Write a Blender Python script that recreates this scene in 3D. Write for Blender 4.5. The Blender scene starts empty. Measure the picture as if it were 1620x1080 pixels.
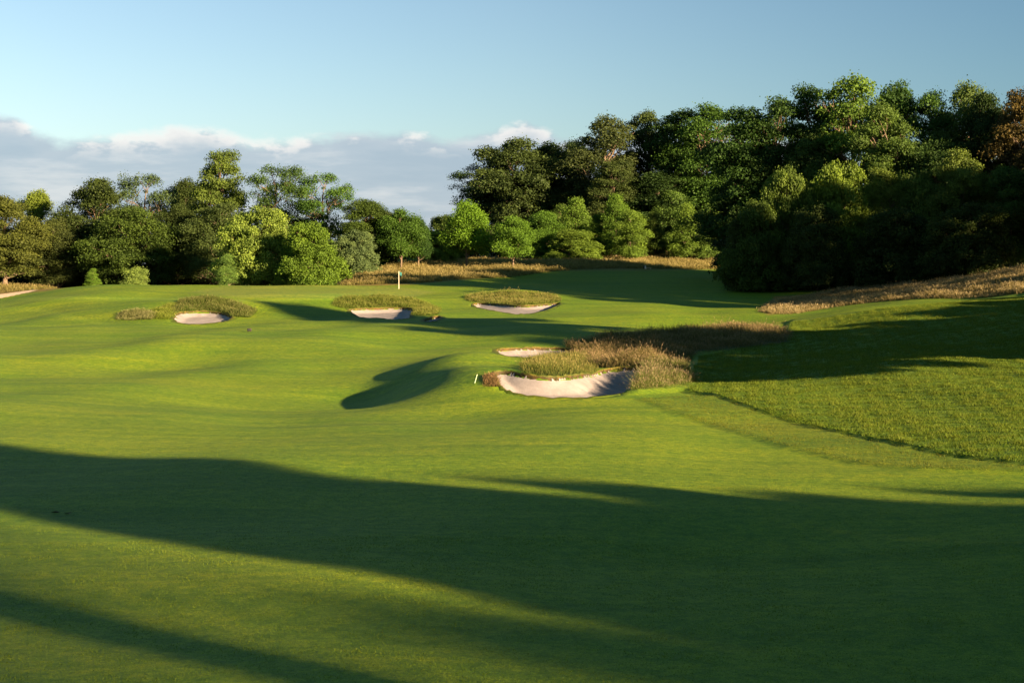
import bpy, math
import numpy as np
from mathutils import Vector
R = math.radians
rng = np.random.default_rng(7)

# ------------------------------------------------------------------ camera model (photo pixels 1620 x 1080)
F = 2250.0
PITCH = math.atan(115 / F)
CAMZ = 6.5
def ray(px, py):
    xc = (px - 810) / F; yc = (540 - py) / F
    return np.array([xc, math.cos(PITCH) + yc * math.sin(PITCH), -math.sin(PITCH) + yc * math.cos(PITCH)])
def project(x, y, z):
    zz = z - CAMZ
    d = y * math.cos(PITCH) - zz * math.sin(PITCH)
    v = y * math.sin(PITCH) + zz * math.cos(PITCH)
    d = np.maximum(d, 0.1)
    return 810 + F * x / d, 540 - F * v / d

SUN_AZ = R(40)          # behind pure right
SUN_EL = R(13)
SUNH = np.array([math.cos(SUN_AZ), -math.sin(SUN_AZ)])   # horizontal unit vector towards the sun

# ------------------------------------------------------------------ terrain heights
XC = [-300, 0, 150, 300, 450, 600, 740, 880, 1020, 1150, 1300, 1450, 1620, 1950]
DN = [14, 17, 22, 28, 38, 46, 58, 68, 80, 95, 105, 118, 132, 150, 158, 170, 180, 190, 210, 235, 270, 320, 400]
T = {
-300: [1195,1078,950,852,758,706,655,622,592,560,542,524,510,496,486,475,466,460,454,450,446,442,436],
0:    [1195,1078,950,852,758,706,656,624,594,562,545,527,512,496,486,473,464,459,452,448,444,440,434],
150:  [1195,1079,950,852,760,708,657,625,596,562,544,525,507,474,467,456,450,456,462,468,462,450,436],
300:  [1195,1080,950,852,760,709,659,627,598,562,543,523,505,474,467,457,449,452,458,466,460,448,434],
450:  [1195,1080,950,852,760,710,661,628,600,562,543,522,502,473,466,458,450,452,456,454,446,438,428],
600:  [1195,1080,950,852,760,710,663,630,600,561,542,522,503,477,471,462,455,448,432,418,408,402,396],
740:  [1195,1080,950,852,760,710,662,629,600,560,540,521,502,479,471,462,454,446,431,418,408,401,396],
880:  [1195,1080,950,852,760,711,661,627,598,558,537,519,500,480,472,462,454,445,430,417,407,401,396],
1020: [1195,1080,950,852,760,713,663,629,599,558,533,516,498,481,473,463,455,445,430,417,407,400,396],
1150: [1195,1080,950,852,761,716,664,628,596,555,527,514,500,482,474,464,456,449,437,424,410,400,396],
1300: [1195,1080,950,852,761,712,660,622,588,548,520,503,491,478,471,462,455,450,443,436,428,415,405],
1450: [1195,1080,950,852,760,704,648,608,572,530,506,488,473,457,451,446,443,441,438,435,430,420,410],
1620: [1195,1080,950,852,757,693,634,594,553,510,487,466,447,430,430,433,435,436,437,437,433,425,415],
1950: [1195,1080,950,850,745,672,604,560,516,470,446,424,404,390,388,390,394,398,402,406,408,408,404],
}
def _pchip(xk, yk, xq):
    xk = np.asarray(xk, float); yk = np.asarray(yk, float)
    h = np.diff(xk); d = np.diff(yk) / h
    m = np.zeros_like(yk)
    m[1:-1] = (d[:-1] * h[1:] + d[1:] * h[:-1]) / (h[1:] + h[:-1])
    m[0] = d[0]; m[-1] = d[-1]
    i = np.clip(np.searchsorted(xk, xq) - 1, 0, len(xk) - 2)
    t = (xq - xk[i]) / h[i]
    h00 = 2*t**3 - 3*t**2 + 1; h10 = t**3 - 2*t**2 + t; h01 = -2*t**3 + 3*t**2; h11 = t**3 - t**2
    return h00*yk[i] + h10*h[i]*m[i] + h01*yk[i+1] + h11*h[i]*m[i+1]
XF = np.linspace(-300, 1950, 226)
LF = np.linspace(math.log(14), math.log(400), 500)
_tab = np.array([_pchip(np.log(DN), T[x], LF) for x in XC])              # columns x depth
_tab = np.array([_pchip(XC, _tab[:, j], XF) for j in range(len(LF))]).T   # 226 x 500
def _blur(a, n, axis):
    k = np.hanning(n + 2)[1:-1]; k /= k.sum()
    p = n // 2
    ap = np.pad(a, [(p, p) if ax == axis else (0, 0) for ax in (0, 1)], mode='edge')
    return np.apply_along_axis(lambda v: np.convolve(v, k, 'valid'), axis, ap)
_tab = _blur(_blur(_tab, 9, 0), 7, 1)
_DF = np.exp(LF)
_tab = CAMZ - (_tab - 425) * _DF[None, :] / F                            # heights in metres

def sstep(a, b, x):
    t = np.clip((x - a) / (b - a), 0, 1); return t * t * (3 - 2 * t)
WAVES = []
_r = np.random.default_rng(3)
for lam, amp in ((7, .018), (9, .028), (12, .04), (15, .05), (19, .07), (26, .10), (34, .10), (48, .12)):
    for k in range(3):
        th = _r.uniform(0, math.pi)
        WAVES.append((2*math.pi/(lam*_r.uniform(.85, 1.15)), math.cos(th), math.sin(th), _r.uniform(0, 6.28), amp*.88))
MOUNDS = []   # (x, y, rx, ry, amp)
def H0(x, y):
    x = np.asarray(x, float); y = np.asarray(y, float)
    D = np.maximum(y, 14.0)
    Dc = np.minimum(D, 399.9)
    u = np.clip(x / D * F + 810, -300, 1949.9)
    fx = (u + 300) / (XF[1] - XF[0]); ix = fx.astype(int); fx = fx - ix
    fl = (np.log(Dc) - LF[0]) / (LF[1] - LF[0]); il = np.clip(fl.astype(int), 0, len(LF) - 2); fl = fl - il
    z = (_tab[ix, il]*(1-fx) + _tab[ix+1, il]*fx)*(1-fl) + (_tab[ix, il+1]*(1-fx) + _tab[ix+1, il+1]*fx)*fl
    # away from the table: settle to a gentle plain
    far = sstep(400, 900, np.hypot(x, y))
    z = z*(1-far) + 8.0*far
    back = sstep(14, -60, y)
    z = z*(1-back) + 1.6*back
    near = np.exp(-(x/9)**2 - (np.minimum(y, 40)/5.2)**2)       # the tee the camera stands on
    z = z + near*3.0
    w = 0
    for k, c, s, p, a in WAVES:
        w = w + a*np.sin(k*(x*c + y*s) + p)
    w = w * sstep(8, 30, y) * (1 - .5*sstep(26, 36, y)*(1-sstep(50, 62, y))) * (1 - .55*sstep(120, 165, y))
    return z + w
def H1(x, y):
    z = H0(x, y)
    for mx, my, rx, ry, a in MOUNDS:
        z = z + a*np.exp(-((x-mx)/rx)**2 - ((y-my)/ry)**2)
    s = x + 1.7 + .05*(y-70) + .5*np.sin(y*.35)                 # bank that drops to the left before the middle bunker
    z = z + 1.65*sstep(-6.4, 0, s)*(1-sstep(0, 12, s))*sstep(59, 73, y)*(1-sstep(80, 96, y))
    return z
def hit(px, py, fn=H1, dmin=10, dmax=420):
    """where the view ray through a photo pixel meets the ground"""
    d = ray(px, py); ys = np.concatenate([np.arange(dmin, 120, .1), np.arange(120, dmax, .25)])
    t = ys / d[1]; xs = d[0]*t; zs = CAMZ + d[2]*t
    below = zs <= fn(xs, ys)
    if not below.any(): return None
    i = int(np.argmax(below))
    return np.array([xs[i], ys[i]])
def onat(px, D, fn=H1):
    x = (px - 810) / F * D
    return x, D, float(fn(np.array([x]), np.array([float(D)]))[0])
def mound(px, D, rx, ry, a):
    x = (px-810)/F*D; MOUNDS.append((x, D, rx, ry, a))
mound(1035, 81, 2.4, 3.4, 1.1)
mound(880, 88, 3.0, 3.0, .35)
mound(470, 72, 7.5, 8, -1.05)
mound(70, 152, 7, 3.5, .55)
mound(210, 158, 9, 4, .35)
mound(120, 128, 6, 5, -.30)
mound(480, 150, 8, 3.5, .40)
mound(980, 128, 9, 5, .45)
mound(690, 120, 10, 6, -.35)
mound(150, 85, 9, 8, -.40)
mound(330, 100, 10, 6, .35)
mound(600, 153, 6, 4, .6)
mound(810, 162, 6, 5, .7)
mound(335, 143, 5, 3, .65)
mound(225, 137, 4, 3, .25)
mound(1090, 262, 14, 9, 1.2)

def polydist(P, x, y):
    """signed distance (positive inside) to a closed polygon"""
    P = np.asarray(P, float); n = len(P)
    d = np.full(x.shape, 1e9); ins = np.zeros(x.shape, bool)
    for i in range(n):
        a = P[i]; b = P[(i+1) % n]
        ex, ey = b - a; L = ex*ex + ey*ey + 1e-12
        t = np.clip(((x-a[0])*ex + (y-a[1])*ey)/L, 0, 1)
        d = np.minimum(d, np.hypot(x-a[0]-t*ex, y-a[1]-t*ey))
        c = ((a[1] > y) != (b[1] > y)) & (x < (b[0]-a[0])*(y-a[1])/((b[1]-a[1]) if b[1] != a[1] else 1e-12) + a[0])
        ins ^= c
    return np.where(ins, d, -d)
def rounded(P, n=4):
    """Chaikin smoothing of a closed polygon"""
    P = np.asarray(P, float)
    for _ in range(n):
        Q = np.roll(P, -1, 0)
        P = np.stack([.75*P + .25*Q, .25*P + .75*Q], 1).reshape(-1, 2)
    return P
def ragged(P, seed, amp):
    t = np.arange(len(P))/len(P)*2*math.pi; c = P.mean(0); r = np.random.default_rng(seed)
    k = sum(r.normal(0, 1)*np.sin(n*t + r.uniform(0, 6.28))/n**.8 for n in range(3, 15))
    d = P - c; return P + d/np.linalg.norm(d, axis=1)[:, None]*k[:, None]*amp
def plan(pix):
    return [hit(*p) for p in pix]
BUNKERS = [
 ('main', [(784,588),(800,586),(830,593),(880,598),(925,593),(948,583),(1012,580),(1030,590),(1015,612),(965,630),(880,631),(800,622),(786,606)], .50, 1.3,
  'large pale sand bunker in the middle, half in shadow, between two tall grass tufts'),
 ('upper', [(782,556),(792,551),(840,549),(912,551),(905,561),(850,566),(790,567)], .28, 1.0,
  'thin sunlit sand bunker just above the large middle bunker'),
 ('left', [(274,500),(285,493),(318,491),(356,495),(372,504),(340,513),(278,513)], .30, 1.0,
  'small sand bunker at the left under a fringe of dark tall grass'),
 ('pin', [(550,488),(600,487),(650,486),(655,497),(640,506),(600,505),(556,496)], .28, 1.0,
  'sand bunker on the green side below the flagstick, long grass behind'),
 ('notch', [(668,505),(690,498),(702,503),(690,510),(672,510)], .18, .7,
  'tiny notch of sand at the right end of the bunker below the flagstick'),
 ('far', [(745,478),(790,481),(830,485),(872,480),(890,478),(872,489),(835,498),(800,496),(756,488)], .25, .9,
  'crescent sand bunker right of the flagstick, wrapped round a grass tuft'),
]
for i, b in enumerate(BUNKERS):
    BUNKERS[i] = b + (ragged(rounded(plan(b[1]), 3), i+5, .14),)
LIP = .16
def bowl(x, y):
    """depth of all bunkers, distance inside"""
    dep = np.zeros_like(x); ins = np.full(x.shape, -99.)
    for nm, pix, depth, wd, lab, P in BUNKERS:
        lo = P.min(0)-1; hi = P.max(0)+1
        m = (x > lo[0]) & (x < hi[0]) & (y > lo[1]) & (y < hi[1])
        if m.any():
            sd = polydist(P, x[m], y[m])
            dep[m] += depth*sstep(-.15, wd, sd) + LIP*(sd > 0)
            ins[m] = np.maximum(ins[m], sd)
    return dep, ins
def H(x, y):
    x = np.asarray(x, float); y = np.asarray(y, float)
    d, _ = bowl(x, y)
    return H1(x, y) - d
# ==== BUILD
scene = bpy.context.scene
col = scene.collection
def tag(o, label=None, cat=None, group=None, kind=None):
    if label: o['label'] = label
    if cat: o['category'] = cat
    if group: o['group'] = group
    if kind: o['kind'] = kind
    return o
def empty(name, loc, rz=0):
    o = bpy.data.objects.new(name, None); col.objects.link(o)
    o.location = loc; o.rotation_euler.z = rz; o.empty_display_size = .5
    return o
def npmesh(name, V, faces, mat, parent=None, smooth=False, attrs=None):
    """V (n,3); faces: list of int arrays (m,k)"""
    me = bpy.data.meshes.new(name)
    V = np.ascontiguousarray(V, np.float32)
    me.vertices.add(len(V)); me.vertices.foreach_set('co', V.ravel())
    if not isinstance(faces, (list, tuple)): faces = [faces]
    loops = np.concatenate([f.ravel() for f in faces]).astype(np.int32)
    tot = np.concatenate([np.full(len(f), f.shape[1]) for f in faces]).astype(np.int32)
    start = np.concatenate([[0], np.cumsum(tot)[:-1]]).astype(np.int32)
    me.loops.add(len(loops)); me.loops.foreach_set('vertex_index', loops)
    me.polygons.add(len(tot)); me.polygons.foreach_set('loop_start', start); me.polygons.foreach_set('loop_total', tot)
    if smooth: me.polygons.foreach_set('use_smooth', np.ones(len(tot), bool))
    me.update(calc_edges=True)
    for an, (typ, dom, data) in (attrs or {}).items():
        a = me.attributes.new(an, typ, dom)
        if typ == 'FLOAT': a.data.foreach_set('value', np.ascontiguousarray(data, np.float32))
        else:
            a.data.foreach_set('color', np.ascontiguousarray(data, np.float32).ravel())
    me.materials.append(mat)
    o = bpy.data.objects.new(name, me); col.objects.link(o)
    if parent: o.parent = parent
    return o

# ------------------------------------------------------------------ materials
def newmat(name):
    m = bpy.data.materials.new(name); m.use_nodes = True
    nt = m.node_tree; nt.nodes.clear()
    out = nt.nodes.new('ShaderNodeOutputMaterial')
    return m, nt, out
def N(nt, typ, **kw):
    n = nt.nodes.new(typ)
    for k, v in kw.items():
        if k.startswith('i_'):
            key = k[2:]; key = int(key) if key.isdigit() else key.replace('_', ' ')
            n.inputs[key].default_value = v
        else: setattr(n, k, v)
    return n
def mix(nt, a, b, fac, blend='MIX'):
    n = nt.nodes.new('ShaderNodeMix'); n.data_type = 'RGBA'; n.blend_type = blend
    for s, v in ((0, fac), (6, a), (7, b)):
        if hasattr(v, 'links') or isinstance(v, bpy.types.NodeSocket): nt.links.new(v, n.inputs[s])
        else: n.inputs[s].default_value = v if s == 0 else tuple(v)
    return n.outputs[2]
def math_(nt, op, a, b=0.0, c=None):
    n = nt.nodes.new('ShaderNodeMath'); n.operation = op
    for s, v in ((0, a), (1, b)) + (((2, c),) if c is not None else ()):
        if isinstance(v, bpy.types.NodeSocket): nt.links.new(v, n.inputs[s])
        else: n.inputs[s].default_value = v
    return n.outputs[0]
def ramp(nt, fac, pts):
    n = nt.nodes.new('ShaderNodeValToRGB'); cr = n.color_ramp
    cr.elements[0].position = pts[0][0]; cr.elements[0].color = (*pts[0][1], 1)
    cr.elements[1].position = pts[-1][0]; cr.elements[1].color = (*pts[-1][1], 1)
    for p, c in pts[1:-1]:
        e = cr.elements.new(p); e.color = (*c, 1)
    nt.links.new(fac, n.inputs[0]); return n.outputs[0]
def noise(nt, vec, scale, detail=4, rough=.55, w=None):
    n = N(nt, 'ShaderNodeTexNoise'); n.inputs['Scale'].default_value = scale
    n.inputs['Detail'].default_value = detail; n.inputs['Roughness'].default_value = rough
    nt.links.new(vec, n.inputs['Vector']); return n
def shaken_normal(nt, vec, scale, k, detail=3):
    """blade-sized scatter of the surface normal, so turf catches a low sun"""
    n = noise(nt, vec, scale, detail, .7)
    s = N(nt, 'ShaderNodeVectorMath', operation='SUBTRACT'); nt.links.new(n.outputs['Color'], s.inputs[0]); s.inputs[1].default_value = (.5, .5, .5)
    m = N(nt, 'ShaderNodeVectorMath', operation='MULTIPLY'); nt.links.new(s.outputs[0], m.inputs[0])
    if isinstance(k, bpy.types.NodeSocket):
        cmb = N(nt, 'ShaderNodeCombineXYZ'); [nt.links.new(k, cmb.inputs[i]) for i in range(3)]
        nt.links.new(cmb.outputs[0], m.inputs[1])
    else: m.inputs[1].default_value = (k, k, k*.4)
    g = N(nt, 'ShaderNodeNewGeometry')
    a = N(nt, 'ShaderNodeVectorMath', operation='ADD'); nt.links.new(g.outputs['Normal'], a.inputs[0]); nt.links.new(m.outputs[0], a.inputs[1])
    nn = N(nt, 'ShaderNodeVectorMath', operation='NORMALIZE'); nt.links.new(a.outputs[0], nn.inputs[0])
    return nn.outputs[0]

def turf_material():
    m, nt, out = newmat('turf')
    tc = N(nt, 'ShaderNodeNewGeometry').outputs['Position']
    at = N(nt, 'ShaderNodeAttribute', attribute_name='tint')
    co = N(nt, 'ShaderNodeAttribute', attribute_name='coarse')
    n1 = noise(nt, tc, .09, 3); n2 = noise(nt, tc, .9, 5, .65); n3 = noise(nt, tc, 13, 6, .8); n4 = noise(nt, tc, 55, 4, .85); n5 = noise(nt, tc, 3.1, 4, .7)
    c = mix(nt, at.outputs['Color'], (.62, .85, .8, 1), ramp(nt, n1.outputs[0], [(.42, (0,0,0)), (.62, (.55,.55,.55))]), 'MULTIPLY')
    c = mix(nt, c, (1.32, 1.12, .9, 1), ramp(nt, n2.outputs[0], [(.45, (0,0,0)), (.72, (.7,.7,.7))]), 'MULTIPLY')
    f3 = ramp(nt, n3.outputs[0], [(.3, (.58,.66,.6)), (.5, (1,1,1)), (.7, (1.5,1.38,1.2))])
    c = mix(nt, c, f3, 1.0, 'MULTIPLY')
    f4 = ramp(nt, n4.outputs[0], [(.32, (.45,.5,.5)), (.5, (1,1,1)), (.68, (1.8,1.62,1.3))])
    c = mix(nt, c, f4, .9, 'MULTIPLY')
    c = mix(nt, c, ramp(nt, n5.outputs[0], [(.36, (.70,.80,.74)), (.5, (1,1,1)), (.64, (1.32,1.16,.98))]), 1.0, 'MULTIPLY')
    mp = N(nt, 'ShaderNodeMapping'); nt.links.new(tc, mp.inputs[0]); mp.inputs['Rotation'].default_value = (0, 0, .12); mp.inputs['Scale'].default_value = (.07, .75, .3)
    ns = noise(nt, mp.outputs[0], 1.0, 4, .6)       # long soft streaks left by the mower
    c = mix(nt, c, ramp(nt, ns.outputs[0], [(.35, (.80,.86,.82)), (.5, (1,1,1)), (.65, (1.2,1.10,1.0))]), 1.0, 'MULTIPLY')
    nc = noise(nt, tc, 3.2, 6, .8)      # clumps of the rough
    fc = ramp(nt, nc.outputs[0], [(.36, (.42,.5,.5)), (.5, (1,1,1)), (.66, (1.55,1.4,1.1))])
    c = mix(nt, c, mix(nt, (1,1,1,1), fc, co.outputs['Fac']), 1.0, 'MULTIPLY')
    nrm = shaken_normal(nt, tc, 55, 2.2, 3)
    b = N(nt, 'ShaderNodeBsdfPrincipled'); nt.links.new(c, b.inputs['Base Color']); nt.links.new(nrm, b.inputs['Normal'])
    b.inputs['Roughness'].default_value = .75; b.inputs['Specular IOR Level'].default_value = .15
    nt.links.new(b.outputs[0], out.inputs[0])
    return m
def sand_material():
    m, nt, out = newmat('sand')
    tc = N(nt, 'ShaderNodeNewGeometry').outputs['Position']
    n = noise(nt, tc, 1.2, 6, .6); n2 = noise(nt, tc, 30, 4, .8)
    c = ramp(nt, n.outputs[0], [(.3, (.19,.187,.20)), (.55, (.245,.24,.258)), (.75, (.30,.295,.315))])
    c = mix(nt, c, ramp(nt, n2.outputs[0], [(.3, (.8,.8,.8)), (.7, (1.12,1.12,1.12))]), 1.0, 'MULTIPLY')
    b = N(nt, 'ShaderNodeBsdfPrincipled'); nt.links.new(c, b.inputs['Base Color'])
    nt.links.new(shaken_normal(nt, tc, 22, .9, 4), b.inputs['Normal'])
    b.inputs['Roughness'].default_value = .9; b.inputs['Specular IOR Level'].default_value = .1
    nt.links.new(b.outputs[0], out.inputs[0]); return m
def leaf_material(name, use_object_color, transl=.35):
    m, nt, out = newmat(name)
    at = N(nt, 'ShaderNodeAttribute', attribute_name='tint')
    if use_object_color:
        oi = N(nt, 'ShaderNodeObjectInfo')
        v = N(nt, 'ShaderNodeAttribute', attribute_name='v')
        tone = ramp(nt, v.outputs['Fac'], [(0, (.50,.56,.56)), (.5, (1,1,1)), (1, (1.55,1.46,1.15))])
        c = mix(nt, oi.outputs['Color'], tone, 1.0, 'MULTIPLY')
    else:
        c = at.outputs['Color']
    d = N(nt, 'ShaderNodeBsdfPrincipled'); nt.links.new(c, d.inputs['Base Color'])
    d.inputs['Roughness'].default_value = .6; d.inputs['Specular IOR Level'].default_value = .12
    t = N(nt, 'ShaderNodeBsdfTranslucent')
    nt.links.new(mix(nt, c, (1.25, 1.2, .6, 1), 1.0, 'MULTIPLY'), t.inputs['Color'])
    ms = N(nt, 'ShaderNodeMixShader'); ms.inputs[0].default_value = transl
    nt.links.new(d.outputs[0], ms.inputs[1]); nt.links.new(t.outputs[0], ms.inputs[2])
    nt.links.new(ms.outputs[0], out.inputs[0]); return m
def plain(name, colr, rough=.6, var=.25, scale=8):
    m, nt, out = newmat(name)
    tc = N(nt, 'ShaderNodeNewGeometry').outputs['Position']
    n = noise(nt, tc, scale, 5, .7)
    lo = tuple(x*(1-var) for x in colr); hi = tuple(min(1, x*(1+var)) for x in colr)
    c = ramp(nt, n.outputs[0], [(.3, lo), (.7, hi)])
    b = N(nt, 'ShaderNodeBsdfPrincipled'); nt.links.new(c, b.inputs['Base Color']); b.inputs['Roughness'].default_value = rough
    nt.links.new(b.outputs[0], out.inputs[0]); return m
M_turf = turf_material(); M_sand = sand_material()
M_leaf = leaf_material('foliage', True, .35); M_blade = leaf_material('grass_blades', False, .35)
M_bark = plain('bark', (.11, .085, .06), .9, .4, 3)
M_path = plain('sandy_path', (.5, .40, .29), .95, .2, 2)

# ------------------------------------------------------------------ ground
def axis(segs):
    out = [segs[0][0]]
    for a, b, s0, s1 in segs:
        x = a
        while x < b - 1e-6:
            t = (x - a)/(b - a); x += s0*(1-t) + s1*t
            out.append(min(x, b))
    return np.unique(np.array(out))
XA = axis([(-3000,-400,500,100), (-400,-90,60,4), (-90,-30,1.6,.55), (-30,40,.33,.33), (40,90,.5,1.6), (90,400,4,60), (400,3000,100,500)])
YA = axis([(-3000,-300,500,80), (-300,-5,60,3), (-5,12,1.5,.4), (12,110,.33,.33), (110,165,.4,.4), (165,300,.8,2.2), (300,520,3,20), (520,3500,60,500)])
GX, GY = np.meshgrid(XA, YA)
gx, gy = GX.ravel(), GY.ravel()
dep, ins = bowl(gx, gy)
gz = H1(gx, gy) - dep - .10*sstep(0, .6, ins) - .06*(ins > 0)
PX, PY = project(gx, gy, H1(gx, gy))
vis = (gy > 12) & (gy < 420)
def region(pix, soft=6, dlo=0, dhi=1e9):
    """soft mask of an area outlined on the photo, laid on the ground between two distances"""
    m = np.zeros_like(gx)
    q = vis & (gy > dlo) & (gy < dhi)
    m[q] = sstep(-soft, soft, polydist(pix, PX[q], PY[q]))
    return m
tint = np.tile(np.array([.094, .166, .0095]), (len(gx), 1))          # fairway
coarse = np.zeros(len(gx))
def lay(mask, c, co=None):
    global tint, coarse
    tint = tint*(1-mask[:, None]) + np.array(c)*mask[:, None]
    if co is not None: coarse = coarse*(1-mask) + co*mask
# close-mown putting surface
lay(region([(300,462),(360,451),(540,451),(640,455),(690,462),(640,472),(500,472),(380,471)], 2, 140, 200), (.118, .180, .030), 0)
# rough on the left face, on the knoll and on the right bank
ROUGH_BANK = [(940,624),(1010,622),(1090,618),(1130,625),(1200,650),(1350,690),(1500,722),(1620,738),(2000,760),(2400,600),(2400,380),(1700,400),(1620,470),(1440,484),(1250,508),(1240,535),(1100,556),(1090,600),(1020,618)]
lay(region([(20,492),(110,478),(270,476),(420,480),(440,500),(300,508),(190,512),(100,502)], 3, 125, 152), (0.094, 0.162, 0.0080), .7)
lay(region([(600,590),(680,565),(780,545),(900,545),(930,600),(800,620),(700,612)], 8, 60, 110), (0.092, 0.167, 0.0090), .7)
lay(region(ROUGH_BANK, 1.5, 36, 135), (0.090, 0.157, 0.0140), 1)
SEMI = [(1010,632),(1100,628),(1130,627),(1200,652),(1350,692),(1500,724),(1640,741),(1700,752),(1450,744),(1350,733),(1250,710),(1090,662)]
lay(region(SEMI, 3, 36, 100), (.090, .150, .011), .55)
# hay meadow behind the green, field on the right, strip at the far left
HAY = (.15, .125, .045)
MEADOW = [(535,452),(545,440),(700,405),(1150,380),(1160,425),(1040,428),(880,428),(760,440),(660,449)]
FIELD = [(1205,492),(1225,468),(1400,446),(1500,432),(1600,400),(2300,330),(2300,412),(1640,461),(1420,471),(1215,498)]
lay(region([(535,456),(545,440),(700,405),(1150,380),(1160,425),(1040,428),(880,428),(760,440),(660,449)], 3, 184, 330), HAY, .5)
lay(region(FIELD, 3, 96, 165), HAY, .5)
lay(region([(-200,474),(0,466),(70,461),(100,456),(70,444),(0,440),(-200,436)], 2, 170, 300), HAY, .5)
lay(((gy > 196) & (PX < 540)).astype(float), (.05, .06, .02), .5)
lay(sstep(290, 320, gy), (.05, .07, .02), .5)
# bright first-cut line at the left and small steps where the mower stopped
lay(region([(-10,483),(60,488),(120,500),(170,512),(168,515),(115,505),(55,493),(-10,489)], 1.0, 120, 170)*1.0, (0.117, 0.200, 0.0140))
lay(region([(20,471),(110,469),(270,471),(400,474),(540,472),(540,474),(400,477),(270,475),(110,473),(20,475)], .8, 130, 170)*1.0, (0.117, 0.200, 0.0180))
gz = gz + .15*region(ROUGH_BANK, 1.0, 36, 135) + .08*region(SEMI, 1.0, 36, 100)
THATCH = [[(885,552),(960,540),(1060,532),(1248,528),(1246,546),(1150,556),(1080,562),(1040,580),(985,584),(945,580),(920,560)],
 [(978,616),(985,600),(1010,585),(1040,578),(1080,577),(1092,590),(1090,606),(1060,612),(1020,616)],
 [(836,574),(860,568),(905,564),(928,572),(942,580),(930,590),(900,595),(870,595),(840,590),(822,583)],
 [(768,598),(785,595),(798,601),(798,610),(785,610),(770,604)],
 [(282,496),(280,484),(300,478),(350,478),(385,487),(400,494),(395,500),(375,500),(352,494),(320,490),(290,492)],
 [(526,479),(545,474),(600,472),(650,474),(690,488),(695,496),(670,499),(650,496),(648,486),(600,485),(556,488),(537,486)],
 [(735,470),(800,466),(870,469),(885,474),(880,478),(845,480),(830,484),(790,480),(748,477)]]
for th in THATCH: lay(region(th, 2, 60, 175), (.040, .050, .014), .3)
ny, nx = GX.shape
I = np.arange(ny*nx).reshape(ny, nx)
quads = np.stack([I[:-1,:-1], I[:-1,1:], I[1:,1:], I[1:,:-1]], -1).reshape(-1, 4)
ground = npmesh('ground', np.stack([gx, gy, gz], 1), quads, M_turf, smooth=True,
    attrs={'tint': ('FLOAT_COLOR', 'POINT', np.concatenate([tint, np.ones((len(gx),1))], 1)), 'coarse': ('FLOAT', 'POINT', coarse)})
tag(ground, kind='structure')

# sand sheets
def sheet(name, P, off, step, mat, fn):
    P = np.asarray(P); lo = P.min(0); hi = P.max(0)
    xs = np.arange(lo[0]-step, hi[0]+step, step); ys = np.arange(lo[1]-step, hi[1]+step, step)
    A, B = np.meshgrid(xs, ys); a, b = A.ravel(), B.ravel()
    sd = polydist(P, a, b)
    I = np.arange(len(a)).reshape(A.shape)
    q = np.stack([I[:-1,:-1], I[:-1,1:], I[1:,1:], I[1:,:-1]], -1).reshape(-1, 4)
    q = q[(sd[q] > -step*.2).all(1)]
    used, inv = np.unique(q, return_inverse=True); q = inv.reshape(q.shape)
    V = np.stack([a[used], b[used], fn(a[used], b[used]) + off], 1)
    return npmesh(name, V, q, mat, smooth=True)
for nm, pix, depth, wd, lab, P in BUNKERS:
    o = sheet('sand_bunker', P, .012, .12, M_sand, H)
    tag(o, lab, 'bunker', kind='structure')
    # turf edge standing a hand's breadth over the sand
    Q = ragged(P, 77, .02); n = len(Q); c_ = Q.mean(0)
    tn = np.roll(Q, -1, 0) - np.roll(Q, 1, 0); tn /= np.linalg.norm(tn, axis=1)[:, None]
    nr = np.stack([tn[:, 1], -tn[:, 0]], 1); nr *= np.sign((nr*(Q-c_)).sum(1))[:, None].mean() or 1
    if polydist(P, *(Q[:1] + nr[:1]*.3).T)[0] > 0: nr = -nr
    rj = np.random.default_rng(9); jit = rj.normal(0, .025, n)
    rows = []
    for off, dz, base in ((.62, -.05, 0), (.30, .015, 0), (.0, .05, 0), (-.05, .02, 0), (-.06, -.05, 1), (-.02, -LIP-.05, 1)):
        W_ = Q + nr*off; z_ = H1(W_[:, 0], W_[:, 1]) + dz + (jit if dz > -.04 and off < .5 else 0)
        rows.append(np.stack([W_[:, 0], W_[:, 1], z_], 1))
    V_ = np.concatenate(rows); I_ = np.arange(len(V_)).reshape(6, n)
    q_ = np.stack([I_[:-1], np.roll(I_[:-1], -1, 1), np.roll(I_[1:], -1, 1), I_[1:]], -1).reshape(-1, 4)
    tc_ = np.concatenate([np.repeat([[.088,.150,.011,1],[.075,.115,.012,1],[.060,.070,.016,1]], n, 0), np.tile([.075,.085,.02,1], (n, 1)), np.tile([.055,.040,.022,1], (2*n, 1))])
    o = npmesh('bunker_lip', V_, q_, M_turf, smooth=True, attrs={'tint': ('FLOAT_COLOR', 'POINT', tc_), 'coarse': ('FLOAT', 'POINT', np.full(len(V_), .4))})
    tag(o, kind='structure')
pp = rounded([hit(*p) for p in [(-60,480),(0,472),(30,466),(62,460),(58,458),(28,462),(0,466),(-60,472)]], 3)
o = sheet('sandy_path', pp, .02, .4, M_path, H); tag(o, kind='structure')
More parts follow.
